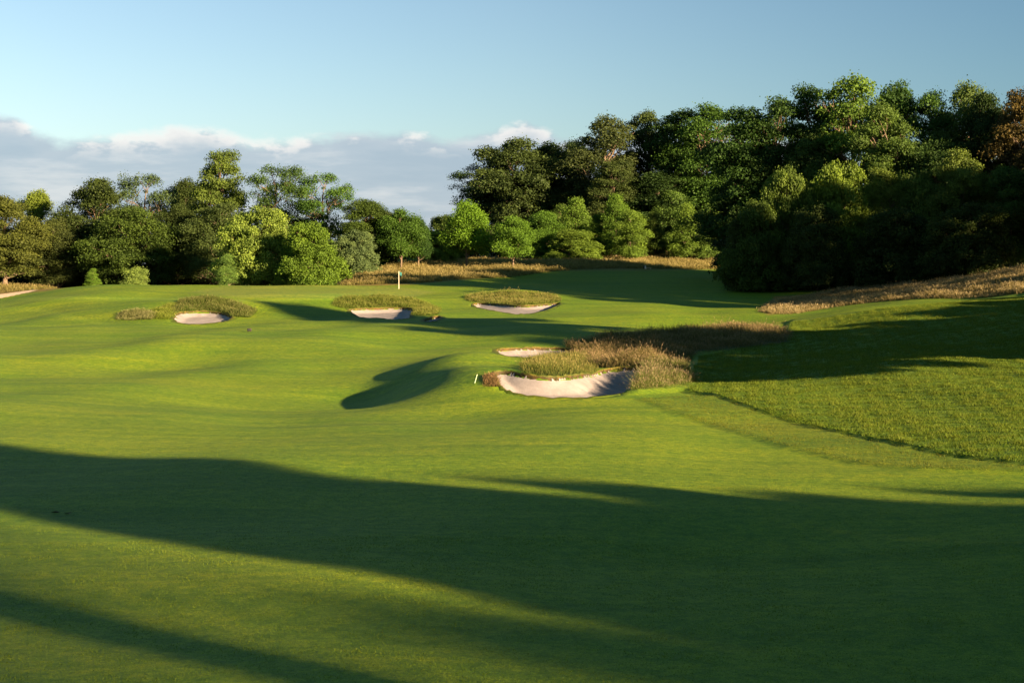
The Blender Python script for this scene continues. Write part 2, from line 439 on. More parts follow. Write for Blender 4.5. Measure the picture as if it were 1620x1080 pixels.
# ------------------------------------------------------------------ tree prototypes
def tube(path, radii, sides=6):
    path = np.asarray(path, float); n = len(path)
    V = []; 
    for i in range(n):
        t = path[min(i+1, n-1)] - path[max(i-1, 0)]; t /= np.linalg.norm(t) + 1e-9
        a = np.cross(t, [0.3, .9, .1]); a /= np.linalg.norm(a) + 1e-9; b = np.cross(t, a)
        for k in range(sides):
            th = 2*math.pi*k/sides; V.append(path[i] + radii[i]*(a*math.cos(th) + b*math.sin(th)))
    Fc = [[i*sides+k, i*sides+(k+1) % sides, (i+1)*sides+(k+1) % sides, (i+1)*sides+k] for i in range(n-1) for k in range(sides)]
    return np.array(V), np.array(Fc)
def merge(parts):
    V = []; Fc = []; o = 0
    for v, f in parts: V.append(v); Fc.append(f+o); o += len(v)
    return np.concatenate(V), np.concatenate(Fc)
def curved(a, b, r, bend, n=6):
    a = np.asarray(a, float); b = np.asarray(b, float)
    c = (a+b)/2 + r.normal(0, 1, 3)*bend*np.linalg.norm(b-a)
    t = np.linspace(0, 1, n)[:, None]
    return (1-t)**2*a + 2*t*(1-t)*c + t*t*b
def leaves(cent, rad, nper, size, r, droop=0.2, squash=.8, shell=.30, outer_c=None, outer_r=1., spray=0):
    """leaf-sized faces on the shell of every clump; returns V, quads, per-leaf v"""
    K = len(cent); n = (nper*(rad/rad.mean())**2).astype(int) + 1
    idx = np.repeat(np.arange(K), n); M = len(idx)
    d = r.normal(size=(M, 3)); d /= np.linalg.norm(d, axis=1)[:, None]
    d[:, 2] = np.where(d[:, 2] < -.35, -d[:, 2]*.8, d[:, 2])
    d /= np.linalg.norm(d, axis=1)[:, None]
    rr = rad[idx]*(shell + (1-shell)*r.random(M)**.6)*(1+.5*(r.random(M) < .15)*r.random(M))
    p = cent[idx] + d*rr[:, None]*np.array([1, 1, squash])
    nrm = d*.75 + r.normal(0, .7, (M, 3)) + np.array([0, 0, .25]); nrm /= np.linalg.norm(nrm, axis=1)[:, None]
    up = np.array([0, 0, -1.])*droop + d*.6 + r.normal(0, .5, (M, 3))
    up -= nrm*(up*nrm).sum(1)[:, None]; up /= np.linalg.norm(up, axis=1)[:, None] + 1e-9
    sd = np.cross(nrm, up)
    s = size*(.65 + .7*r.random(M)); L = s[:, None]; W = (s*(.30+.25*r.random(M)))[:, None]
    b = -nrm*L*.18
    V = np.stack([p - up*L*.5 + b, p + sd*W + up*L*.05, p + up*L*.55 + b, p - sd*W + up*L*.05], 1).reshape(-1, 3)
    q = np.arange(M*4).reshape(-1, 4)
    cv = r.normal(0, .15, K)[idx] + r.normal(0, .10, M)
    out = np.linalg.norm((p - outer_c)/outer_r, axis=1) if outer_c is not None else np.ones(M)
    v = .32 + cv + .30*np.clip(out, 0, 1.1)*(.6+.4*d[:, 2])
    return V, q, np.clip(v, 0, 1)
PROTO = {}
def make_proto(key, seed, Ht, Rad, z0, shape, lobes, clumps, nper, leaf, crad=.09, sparse=0., multi=1, lean=0., trunk_r=.022, jag=.0, squash=.8):
    """shape(t) -> relative radius at relative crown height t"""
    r = np.random.default_rng(seed)
    ch = Ht - z0
    cents = []; rads = []; lob = []
    lobes = int(lobes*1.35)
    for i in range(lobes):
        t = (i + .5*r.random())/lobes; t = .04 + .92*t
        th = i*2.4 + r.uniform(-.5, .5)
        rr = Rad*shape(t)*(.30 + .58*r.random()) if i < lobes-1 else .1*Rad
        c = np.array([rr*math.cos(th) + lean*t*Rad, rr*math.sin(th), z0 + ch*(t - .16*r.random()*(rr/Rad))])
        lr = Rad*shape(t)*r.uniform(.20, .46) + .05*Rad
        c[2] = min(c[2], Ht - lr*.75); c[2] = max(c[2], z0 + lr*.45)
        lob.append((c, lr))
    for c, lr in lob:
        k = max(5, int(clumps*(lr/Rad/.36)**1.6))
        d = r.normal(size=(k, 3)); d /= np.linalg.norm(d, axis=1)[:, None]
        d[:, 2] = np.where(d[:, 2] < -.5, -d[:, 2], d[:, 2])
        q = c + d*lr*(.72 + .38*r.random((k, 1)))*np.array([1, 1, squash*1.02])
        keep = r.random(k) > sparse
        cents.append(q[keep]); rads.append(Rad*crad*r.uniform(.5, 1.9, keep.sum())*(2.4 if Rad < 3.5 else 1.75))
    # jagged outline sprays
    if jag > 0:
        k = int(60*jag); th = r.uniform(0, 6.28, k); t = r.random(k)**.7
        rr = np.array([shape(x) for x in t])*Rad*r.uniform(.82, 1.03, k)
        q = np.stack([rr*np.cos(th)+lean*t*Rad, rr*np.sin(th), z0 + ch*(t*.97 - .02)], 1)
        cents.append(q); rads.append(Rad*crad*r.uniform(.5, .95, k)*1.3)
    cents = np.concatenate(cents); rads = np.concatenate(rads)
    oc = np.array([lean*.5*Rad, 0, z0+ch*.45]); orr = np.array([Rad, Rad, ch*.55])
    V, q, v = leaves(cents, rads, nper, leaf, r, outer_c=oc, outer_r=orr)
    zmin = max(z0*.75, .05) ; k = V.reshape(-1, 4, 3)[:, :, 2].min(1) > zmin
    V = V.reshape(-1, 4, 3)[k].reshape(-1, 3); v = v[k]; q = np.arange(len(V)).reshape(-1, 4)
    crown = (V, q, v)
    parts = []
    tr = Ht*trunk_r
    for s in range(multi):
        base = np.array([r.uniform(-.4, .4)*(multi > 1), r.uniform(-.4, .4)*(multi > 1), -.4])
        top = np.array([lean*.6*Rad + (r.uniform(-.35, .35)*Rad if multi > 1 else 0), (r.uniform(-.3, .3)*Rad if multi > 1 else 0), z0 + ch*.72])
        path = curved(base, top, r, .04, 9)
        rad_ = tr*np.linspace(1, .25, 9)/math.sqrt(multi); rad_[0] *= 1.5
        parts.append(tube(path, rad_, 8))
        for c, lr in lob[s::multi]:
            # limb leaves the trunk a little below its lobe
            h = np.clip((c[2]-lr*.8 - base[2])/(top[2]-base[2]), .22, .92); k = int(h*8)
            parts.append(tube(curved(path[k], c, r, .12), tr*np.linspace(.42, .10, 6), 5))
            for _ in range(4):
                dd = r.normal(size=3); dd[2] = abs(dd[2])*.6; dd /= np.linalg.norm(dd)
                m_ = path[k]*.35 + c*.65
                parts.append(tube(curved(m_, c + dd*lr*.9, r, .15, 4), tr*np.linspace(.16, .04, 4), 4))
    PROTO[key] = dict(crown=crown, trunk=merge(parts), H=Ht, R=Rad, me=None)
rd = lambda t: math.sin(math.pi*min(1, .16+.80*t))**.55
egg = lambda t: (math.sin(math.pi*(.12+.84*t**.8)))**.7
cone = lambda t: .10 + .92*(1-t)**.72*min(1, .55+2.2*t)
umb = lambda t: .35 + .65*min(1, t*1.5)*(1-max(0, t-.6)*1.5)
bush = lambda t: (1-t*t*.93)**.5
make_proto('oak_a', 1, 19, 6.6, 2.0, rd, 17, 30, 109, 0.254)
make_proto('oak_b', 2, 20, 6.2, 2.2, rd, 19, 27, 109, 0.254, crad=.10)
make_proto('oak_c', 3, 18, 7.2, 1.6, egg, 18, 30, 109, 0.242, lean=.08)
make_proto('ash_a', 4, 24, 5.4, 3.0, egg, 22, 25, 102, 0.254, sparse=.2, crad=.11, multi=2, jag=.5)
make_proto('ash_b', 5, 25, 5.6, 3.4, rd, 22, 25, 97, 0.254, sparse=.28, crad=.11, multi=2, jag=.6)
make_proto('umbrella_a', 6, 19, 6.8, 6.5, umb, 13, 22, 85, 0.219, sparse=.42, crad=.085, multi=3, jag=.5, squash=.5, trunk_r=.018)
make_proto('umbrella_b', 7, 18, 6.4, 5.5, umb, 14, 22, 85, 0.219, sparse=.38, crad=.09, multi=3, jag=.5, squash=.45, trunk_r=.018)
make_proto('young_a', 8, 9, 2.7, .5, cone, 15, 18, 81, 0.155, crad=.10, jag=1.0)
make_proto('young_b', 9, 9.5, 2.9, .4, egg, 15, 20, 81, 0.155, crad=.10, jag=1.0)
make_proto('young_c', 10, 10, 2.6, .5, cone, 17, 18, 78, 0.150, crad=.10, jag=1.3, lean=.1)
make_proto('standard_a', 11, 7.6, 2.9, 1.55, lambda t: math.sin(math.pi*min(1, .2+.72*t))**.6*(1.06-.35*t), 14, 25, 85, 0.150, crad=.11, jag=.6, trunk_r=.02)
make_proto('standard_b', 12, 7, 2.6, 1.7, egg, 13, 25, 85, 0.144, crad=.11, jag=.8, trunk_r=.02)
make_proto('bush_a', 13, 8, 4.4, 0.15, bush, 16, 32, 93, 0.173, crad=.085, jag=1.2, multi=3)
make_proto('bush_b', 14, 8, 4.0, 0.1, lambda t: (1-t**2.4*.9)**.5, 15, 32, 93, 0.173, crad=.09, jag=1.5, multi=3)
make_proto('shrub', 15, 2.2, 1.4, .05, bush, 9, 15, 48, 0.092, crad=.12, jag=.5, multi=3)

def proto_meshes(key):
    p = PROTO[key]
    if p['me'] is None:
        V, q, v = p['crown']
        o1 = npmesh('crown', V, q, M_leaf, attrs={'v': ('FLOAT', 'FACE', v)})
        o2 = npmesh('trunk', p['trunk'][0], p['trunk'][1], M_bark, smooth=True)
        p['me'] = (o1.data, o2.data); bpy.data.objects.remove(o1); bpy.data.objects.remove(o2)
    return p['me']
def tree(name, label, cat, key, px, D, top, wpx, colr, group=None, rz=None, sink=.15, at=None, height=None):
    """a tree or bush of one kind standing on the ground; top and wpx give the height and breadth it has in the photo"""
    if at is None: x, y, z = onat(px, D, H1)
    else: x, y = at; z = float(H1(np.array([x]), np.array([y]))[0])
    p = PROTO[key]
    if height is None:
        yc = (540 - top)/F; a = math.atan(yc) - PITCH
        ztop = CAMZ + D*math.tan(a); height = ztop - z
        rad = wpx*D/F/2
    else: rad = wpx/2
    me = proto_meshes(key)
    t = empty(name, (x, y, z - sink), rng.uniform(0, 6.28) if rz is None else rz)
    tag(t, label, cat, group)
    s = rad/(p['R']*1.02); t.scale = (s, s, height/p['H'])
    for nm, m in (('crown', me[0]), ('trunk', me[1])):
        o = bpy.data.objects.new(nm, m); col.objects.link(o); o.parent = t
        o.color = (*colr, 1)
    return t
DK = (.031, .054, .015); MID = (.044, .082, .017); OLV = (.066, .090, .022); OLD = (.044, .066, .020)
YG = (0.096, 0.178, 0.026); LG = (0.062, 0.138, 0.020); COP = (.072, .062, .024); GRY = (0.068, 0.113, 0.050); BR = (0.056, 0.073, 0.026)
LW = 'trees of the left wood behind the green'
CW = 'tall trees of the central wood behind the plantation'
RW = 'tall trees of the right wood'
FW = 'low dark trees along the front edge of the right wood'
YP = 'young trees of the plantation beyond the hay meadow'
TREES = [
 # left wood
 ('broadleaf_tree', 'dull olive tree at the left edge of the photo, nearest the sandy path', 'oak_a', 8, 212, 313, 118, OLV, LW),
 ('broadleaf_tree', 'bright yellow-green crown rising behind the olive tree at the far left', 'oak_b', 62, 236, 300, 78, (0.108, 0.167, 0.028), LW),
 ('broadleaf_tree', 'low olive-brown tree between the path end and the big dark oak', 'oak_c', 92, 218, 345, 100, OLD, LW),
 ('oak_tree', 'big dark green domed oak, first high crown from the left', 'oak_a', 152, 224, 288, 118, DK, LW),
 ('broadleaf_tree', 'grey-green thin-topped tree just right of the big dark domed oak', 'umbrella_b', 236, 232, 276, 112, (0.044, 0.081, 0.035), LW),
 ('oak_tree', 'broad mid-green oak low in front of the thin-topped grey-green tree', 'oak_c', 212, 214, 328, 150, MID, LW),
 ('oak_tree', 'rounded dark oak right of the broad mid-green oak, above the black undergrowth', 'oak_b', 282, 220, 322, 90, DK, LW),
 ('broadleaf_tree', 'tallest tree of the left wood with a narrow light olive top', 'ash_a', 348, 228, 237, 92, (0.072, 0.121, 0.026), LW),
 ('broadleaf_tree', 'dark narrow crown peeping out left of the tallest left-wood tree', 'oak_b', 296, 244, 282, 70, DK, LW),
 ('spreading_tree', 'spreading olive tree with pale leaning limbs under the tallest left-wood tree', 'oak_c', 352, 214, 322, 128, (0.050, 0.084, 0.026), LW),
 ('umbrella_tree', 'open flat-topped tree with sky showing through, right of the tallest left-wood tree', 'umbrella_a', 438, 226, 263, 112, (0.040, 0.086, 0.022), LW),
 ('umbrella_tree', 'layered flat-topped tree right of the first open flat-topped one', 'umbrella_b', 516, 226, 274, 104, (0.048, 0.113, 0.022), LW),
 ('broadleaf_tree', 'mid-green tree sloping down right of the layered flat-topped tree', 'oak_b', 578, 222, 314, 92, MID, LW),
 ('broadleaf_tree', 'low dark tree filling the gap under the two flat-topped trees', 'oak_c', 478, 232, 345, 150, OLD, LW),
 ('broadleaf_tree', 'small dark tree between the left wood and the first lone tree', 'oak_a', 610, 238, 334, 70, DK, LW),
 ('broadleaf_tree', 'low dark crown in shade behind the two little shrubs', 'oak_a', 130, 234, 360, 130, DK, LW),
 # bright bushes before the left wood
 ('flowering_bush', 'large pale yellow-green blossoming bush left of the dense round bush', 'bush_a', 415, 196, 331, 118, (0.120, 0.194, 0.040), None),
 ('round_bush', 'dense round green bush with yellow shoots, right of the pale blossoming bush', 'bush_b', 492, 190, 352, 104, (0.076, 0.146, 0.020), None),
 ('small_bush', 'small light green bush at the left foot of the pale blossoming bush', 'young_b', 362, 192, 400, 34, (0.096, 0.184, 0.045), None),
 ('broadleaf_bush', 'grey-green bush with cream shoots between the round bush and the first lone tree', 'bush_a', 566, 212, 366, 72, (0.084, 0.140, 0.060), None),
 ('small_shrub', 'small pointed light green shrub poking over the green crest at the left', 'young_c', 147, 196, 423, 26, (0.104, 0.205, 0.030), None),
 ('small_shrub', 'small rounded pale shrub poking over the green crest, right of the pointed one', 'shrub', 217, 196, 425, 40, (0.136, 0.216, 0.055), None),
 # trees standing free on the meadow
 ('lone_tree', 'leftmost of the three lone trees with bare trunks on the hay meadow', 'standard_b', 634, 219, 333, 66, (0.042, 0.098, 0.016), None),
 ('lone_tree', 'dark shaded tree touching the right side of the leftmost lone tree', 'standard_a', 662, 222, 345, 42, (0.022, 0.059, 0.014), None),  # leaf colour darkened to carry the shade on this tree
 ('lone_tree', 'middle of the three lone trees, tallest, with a bright green egg-shaped crown', 'standard_a', 738, 223, 319, 78, (0.076, 0.167, 0.016), None),
 ('lone_tree', 'rightmost and smallest of the three lone trees on the hay meadow', 'standard_b', 811, 217, 344, 60, (0.072, 0.157, 0.020), None),
 ('flowering_bush', 'yellow-flecked bush between the leftmost and middle lone trees', 'bush_a', 690, 240, 366, 52, (0.136, 0.205, 0.035), None),
 ('broadleaf_tree', 'low mid-green tree behind the gap between the leftmost and middle lone trees', 'bush_b', 704, 254, 340, 60, MID, None),
 # young plantation
 ('young_tree', 'first young plantation tree, right behind the smallest lone tree', 'young_b', 862, 252, 332, 66, LG, YP),
 ('young_tree', 'second young plantation tree from the left, tall and light green', 'young_a', 910, 254, 314, 66, (0.084, 0.162, 0.026), YP),
 ('young_tree', 'low bushy plantation tree in front between the second and third young trees', 'bush_b', 905, 246, 362, 84, (0.092, 0.162, 0.026), YP),
 ('young_tree', 'narrow plantation tree behind the low bushy one', 'young_c', 944, 256, 338, 46, LG, YP),
 ('young_tree', 'third tall plantation tree with feathery light top', 'young_a', 974, 254, 308, 62, (0.080, 0.162, 0.024), YP),
 ('young_tree', 'full egg-shaped plantation tree standing forward to the meadow edge', 'young_b', 996, 246, 330, 60, (0.088, 0.162, 0.026), YP),
 ('young_tree', 'slim darker plantation tree right of the forward egg-shaped one', 'young_c', 1034, 254, 334, 40, MID, YP),
 ('young_tree', 'tall plantation tree behind the gap, dull green, right of the slim one', 'young_b', 1062, 264, 300, 70, (0.060, 0.119, 0.026), YP),
 ('young_tree', 'bright rounded plantation tree above the hay mound', 'young_a', 1086, 250, 323, 58, (0.092, 0.167, 0.028), YP),
 ('young_tree', 'last plantation tree, beside the black front edge of the right wood', 'young_b', 1136, 250, 317, 52, (0.084, 0.157, 0.032), YP),
 ('young_tree', 'dim plantation tree between the rounded one and the last one', 'young_c', 1112, 262, 330, 46, (0.048, 0.097, 0.022), YP),
 ('young_tree', 'dim plantation tree behind the first two young trees', 'young_c', 884, 266, 322, 50, (0.056, 0.108, 0.022), YP),
 # central wood
 ('umbrella_tree', 'dark open-branched tree leaning left at the sky gap of the central wood', 'umbrella_a', 762, 284, 262, 100, (0.024, 0.054, 0.018), CW),
 ('oak_tree', 'broad brown-green crown of the central wood, right of the open-branched one', 'oak_a', 815, 280, 227, 124, (0.040, 0.069, 0.022), CW),
 ('oak_tree', 'dark crown between the brown-green crown and the ragged ivy-brown tree', 'oak_b', 872, 290, 226, 100, (0.021, 0.045, 0.014), CW),
 ('broadleaf_tree', 'small dark crown top just left of the ragged ivy-brown tree', 'oak_c', 908, 300, 224, 84, (0.021, 0.045, 0.014), CW),
 ('broadleaf_tree', 'ragged ivy-brown tree with bare limbs, highest left shoulder of the wood', 'ash_b', 962, 276, 186, 104, (0.048, 0.073, 0.027), CW),
 ('conical_tree', 'pointed dull green tree below and before the ragged ivy-brown tree', 'ash_a', 968, 268, 254, 72, (0.044, 0.073, 0.022), CW),
 ('broadleaf_tree', 'thin-topped tree right of the ragged ivy-brown tree, sky through its top', 'ash_b', 1018, 282, 178, 84, (0.038, 0.067, 0.022), CW),
 ('broadleaf_tree', 'dark broad crown of the central wood above the slim plantation tree', 'ash_a', 1072, 276, 176, 104, (0.027, 0.063, 0.016), CW),
 ('broadleaf_tree', 'tall green crown where the central wood meets the right wood', 'ash_b', 1122, 270, 167, 104, (0.040, 0.095, 0.018), CW),
 ('broadleaf_tree', 'dark lower crown behind the tall dull plantation tree', 'oak_b', 1040, 270, 270, 120, (0.022, 0.050, 0.014), CW),
 ('broadleaf_tree', 'dark low crown behind the second plantation tree', 'oak_c', 850, 284, 300, 140, (0.022, 0.048, 0.014), CW),
 ('broadleaf_tree', 'brownish low crown behind the third plantation tree', 'oak_a', 925, 280, 290, 100, (0.036, 0.056, 0.018), CW),
 # right wood, high trees
 ('tall_tree', 'tall dark tree, first of the right wood, over the black front corner', 'ash_a', 1178, 202, 168, 112, (0.027, 0.067, 0.016), RW),
 ('tall_tree', 'dark crown second in the right wood, left of the bright summit tree', 'ash_b', 1232, 200, 156, 104, (0.026, 0.063, 0.016), RW),
 ('tall_tree', 'dark shoulder crown touching the left of the bright summit tree', 'ash_a', 1284, 202, 136, 84, (0.029, 0.071, 0.018), RW),
 ('tall_tree', 'bright green summit tree, highest point of the right wood', 'ash_b', 1342, 196, 123, 124, (0.070, 0.140, 0.026), RW),
 ('tall_tree', 'dark high crown right behind the bright summit tree', 'oak_b', 1412, 198, 131, 100, (0.027, 0.069, 0.018), RW),
 ('tall_tree', 'light green broad crown below the dark high crown, with bare twigs', 'ash_a', 1398, 187, 166, 100, (0.062, 0.117, 0.028), RW),
 ('tall_tree', 'mid-green crown in the dip between summit tree and pale-topped tree', 'ash_b', 1466, 194, 148, 96, (0.034, 0.084, 0.020), RW),
 ('tall_tree', 'pale-topped tree, last light crown before the copper tree', 'ash_b', 1528, 192, 134, 100, (0.068, 0.119, 0.036), RW),
 ('tall_tree', 'very dark crown between the pale-topped tree and the copper tree', 'oak_a', 1560, 186, 158, 90, (0.018, 0.041, 0.014), RW),
 ('copper_tree', 'copper-brown tree at the right edge of the photo', 'ash_a', 1610, 180, 138, 96, COP, RW),
 ('tall_tree', 'dull olive crown in the second row under the bright summit tree', 'oak_c', 1290, 197, 210, 110, (0.044, 0.084, 0.022), RW),
 ('tall_tree', 'dark second-row crown under the dip of the wood', 'oak_b', 1480, 184, 220, 110, (0.029, 0.065, 0.018), RW),
 ('tall_tree', 'dark second-row crown under the first tall tree of the right wood', 'oak_b', 1190, 200, 240, 110, (0.027, 0.060, 0.016), RW),
 # right wood, low front
 ('front_tree', 'front tree at the left end of the black edge of the right wood', 'bush_b', 1196, 174, 318, 104, MID, FW),
 ('front_tree', 'second front tree from the left, light leafy top above black shade', 'bush_a', 1240, 176, 272, 100, (0.068, 0.119, 0.024), FW),
 ('front_tree', 'third front tree, yellow-green leaf top just under the summit tree', 'bush_b', 1322, 176, 258, 112, (0.092, 0.157, 0.026), FW),
 ('front_tree', 'fourth front tree, olive top with bare twigs below the light broad crown', 'oak_c', 1394, 178, 268, 96, (0.084, 0.135, 0.026), FW),
 ('front_tree', 'fifth front tree, dim top below the dip of the wood', 'bush_a', 1452, 176, 276, 100, (0.060, 0.108, 0.024), FW),
 ('front_tree', 'sixth front tree with a yellowish pointed top and pale dead branch', 'oak_a', 1516, 174, 244, 104, (0.076, 0.124, 0.028), FW),
 ('front_tree', 'seventh front tree, dark green, before the copper tree', 'oak_b', 1590, 170, 262, 110, (0.040, 0.084, 0.020), FW),
 ('front_tree', 'eighth front tree, cut by the right edge of the photo', 'oak_a', 1660, 168, 258, 110, (0.040, 0.084, 0.020), FW),
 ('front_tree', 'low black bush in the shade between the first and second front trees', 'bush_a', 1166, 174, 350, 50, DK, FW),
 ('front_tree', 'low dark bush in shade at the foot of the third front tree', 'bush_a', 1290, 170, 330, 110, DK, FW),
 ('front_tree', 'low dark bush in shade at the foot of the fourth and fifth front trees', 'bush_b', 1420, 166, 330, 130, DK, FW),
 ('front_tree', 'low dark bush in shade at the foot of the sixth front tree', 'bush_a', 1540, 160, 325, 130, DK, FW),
]
CAT = {'oak_tree': 'tree', 'flowering_bush': 'bush', 'round_bush': 'bush', 'small_bush': 'bush', 'broadleaf_bush': 'bush', 'small_shrub': 'shrub'}
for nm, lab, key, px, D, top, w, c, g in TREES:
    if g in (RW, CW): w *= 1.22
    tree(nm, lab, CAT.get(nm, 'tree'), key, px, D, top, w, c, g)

# ------------------------------------------------------------------ undergrowth inside the woods
def leaf_mass(name, label, cat, path, hgt, depth, n, size, colr, seed):
    """a belt of leafy undergrowth following a line on the ground"""
    r = np.random.default_rng(seed)
    P = np.array([[(px-810)/F*D, D] for px, D in path]); seg = np.linalg.norm(np.diff(P, axis=0), axis=1); cum = np.concatenate([[0], np.cumsum(seg)])
    s = r.random(n)*cum[-1]; x = np.interp(s, cum, P[:, 0]) + r.normal(0, depth*.3, n); y = np.interp(s, cum, P[:, 1]) + r.normal(0, depth*.3, n)
    hh = hgt*(.6 + .25*np.sin(s*.7) + .2*np.sin(s*1.9+1)); z = H1(x, y) + hh*r.random(n)**.7
    V, q, v = leaves(np.stack([x, y, z], 1), r.uniform(.5, 1.1, n), 26, size, r)
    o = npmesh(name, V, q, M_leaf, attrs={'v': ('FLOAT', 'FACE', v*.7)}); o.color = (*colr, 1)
    return tag(o, label, cat, kind='stuff')
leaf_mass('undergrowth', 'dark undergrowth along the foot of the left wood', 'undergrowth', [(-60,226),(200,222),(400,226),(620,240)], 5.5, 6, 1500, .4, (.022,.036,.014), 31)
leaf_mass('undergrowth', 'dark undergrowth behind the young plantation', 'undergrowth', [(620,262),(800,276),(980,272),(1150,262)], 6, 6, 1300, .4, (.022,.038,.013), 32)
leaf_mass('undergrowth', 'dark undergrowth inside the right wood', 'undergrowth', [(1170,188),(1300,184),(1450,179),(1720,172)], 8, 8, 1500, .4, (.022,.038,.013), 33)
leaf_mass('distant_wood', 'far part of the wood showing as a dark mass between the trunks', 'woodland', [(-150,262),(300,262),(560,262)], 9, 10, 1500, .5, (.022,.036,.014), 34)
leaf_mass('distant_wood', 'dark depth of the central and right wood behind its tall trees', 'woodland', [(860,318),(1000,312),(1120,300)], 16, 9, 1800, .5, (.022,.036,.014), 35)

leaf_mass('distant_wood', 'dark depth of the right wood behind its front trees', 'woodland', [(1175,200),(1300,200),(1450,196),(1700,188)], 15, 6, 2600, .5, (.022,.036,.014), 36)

# ------------------------------------------------------------------ trees on the right of the fairway, out of frame (they throw the long shadows)
make_proto('high_crown', 16, 20, 4.6, 11.5, rd, 12, 30, 87, 0.288, crad=.12, trunk_r=.016)
make_proto('airy', 17, 24, 7.0, 5, rd, 16, 12, 30, .34, sparse=.45, crad=.12, jag=.5, trunk_r=.012)  # thin unseen crowns, shaped to dim the sun on the foreground
def side_tree(a, t, rad, btop, key, colr=MID):
    x = -SUNH[1]*a + SUNH[0]*t; y = SUNH[0]*a + SUNH[1]*t
    z = float(H1(np.array([x]), np.array([y]))[0])
    top = btop/math.cos(SUN_EL) + t*math.tan(SUN_EL)
    tree('side_tree', 'broadleaf tree out of frame on the right of the fairway', 'tree', key, 0, 0, 0, rad*2, colr,
         'broadleaf trees out of frame on the right', at=(x, y), height=max(2., top - z))
for q in [(18.5,22,2.0,12,'oak_b'),(20.2,27,3.2,14,'oak_a'),(24.3,25,3.1,10.2,'oak_b'),(18.9,12,2.3,7,'bush_b'),(25.5,14,2.6,7,'bush_a'),(28.6,22,2.2,6.4,'bush_b'),(22.0,33,3.2,14,'oak_a'),(22.6,20,3.0,11,'oak_b'),(31.0,24,3.4,5.0,'oak_c'),(35.0,20,2.6,4.2,'bush_b'),
          (11.5,24,.85,7.2,'oak_b'),
          (12,115,6,17,'airy'),(5,120,6,16,'airy'),(15.5,60,4.6,4.6,'oak_c'),(64.6,-14,2.0,10.9,'high_crown'),(67.5,-12,2.6,11.2,'high_crown'),(70.5,-14,2.4,12.0,'high_crown'),(73,-12,1.6,10.5,'bush_a'),(75.5,-16,3.2,13.2,'oak_c'),(80,-18,3.2,14.0,'bush_b'),(84.5,-18,3.2,14.2,'oak_c'),(89,-20,3.2,14.1,'bush_a'),
          (93.5,-20,3.2,14.0,'bush_b'),(98,-24,3.2,13.4,'oak_c'),(103,-24,3.4,13.5,'bush_b'),(108,-26,3.2,13.9,'bush_a'),(113,-28,3.0,14.4,'bush_b'),
          (84.5,-12,4.2,20.0,'oak_a'),(88,-8,3.0,21,'oak_b'),(91.5,-14,3.6,24.5,'high_crown'),(95,-16,3.0,28,'high_crown'),
          (129,-32,4.0,29,'oak_a'),(136,-36,4.4,37,'oak_b'),(142,-38,4.4,39.5,'oak_a'),(149,-42,4.6,35.5,'oak_c'),(157,-44,4.8,35,'oak_b'),(164,-48,4.8,35,'oak_a'),(171,-50,5,34.5,'oak_b'),(178,-52,5,36,'oak_a')]:
    side_tree(*q)
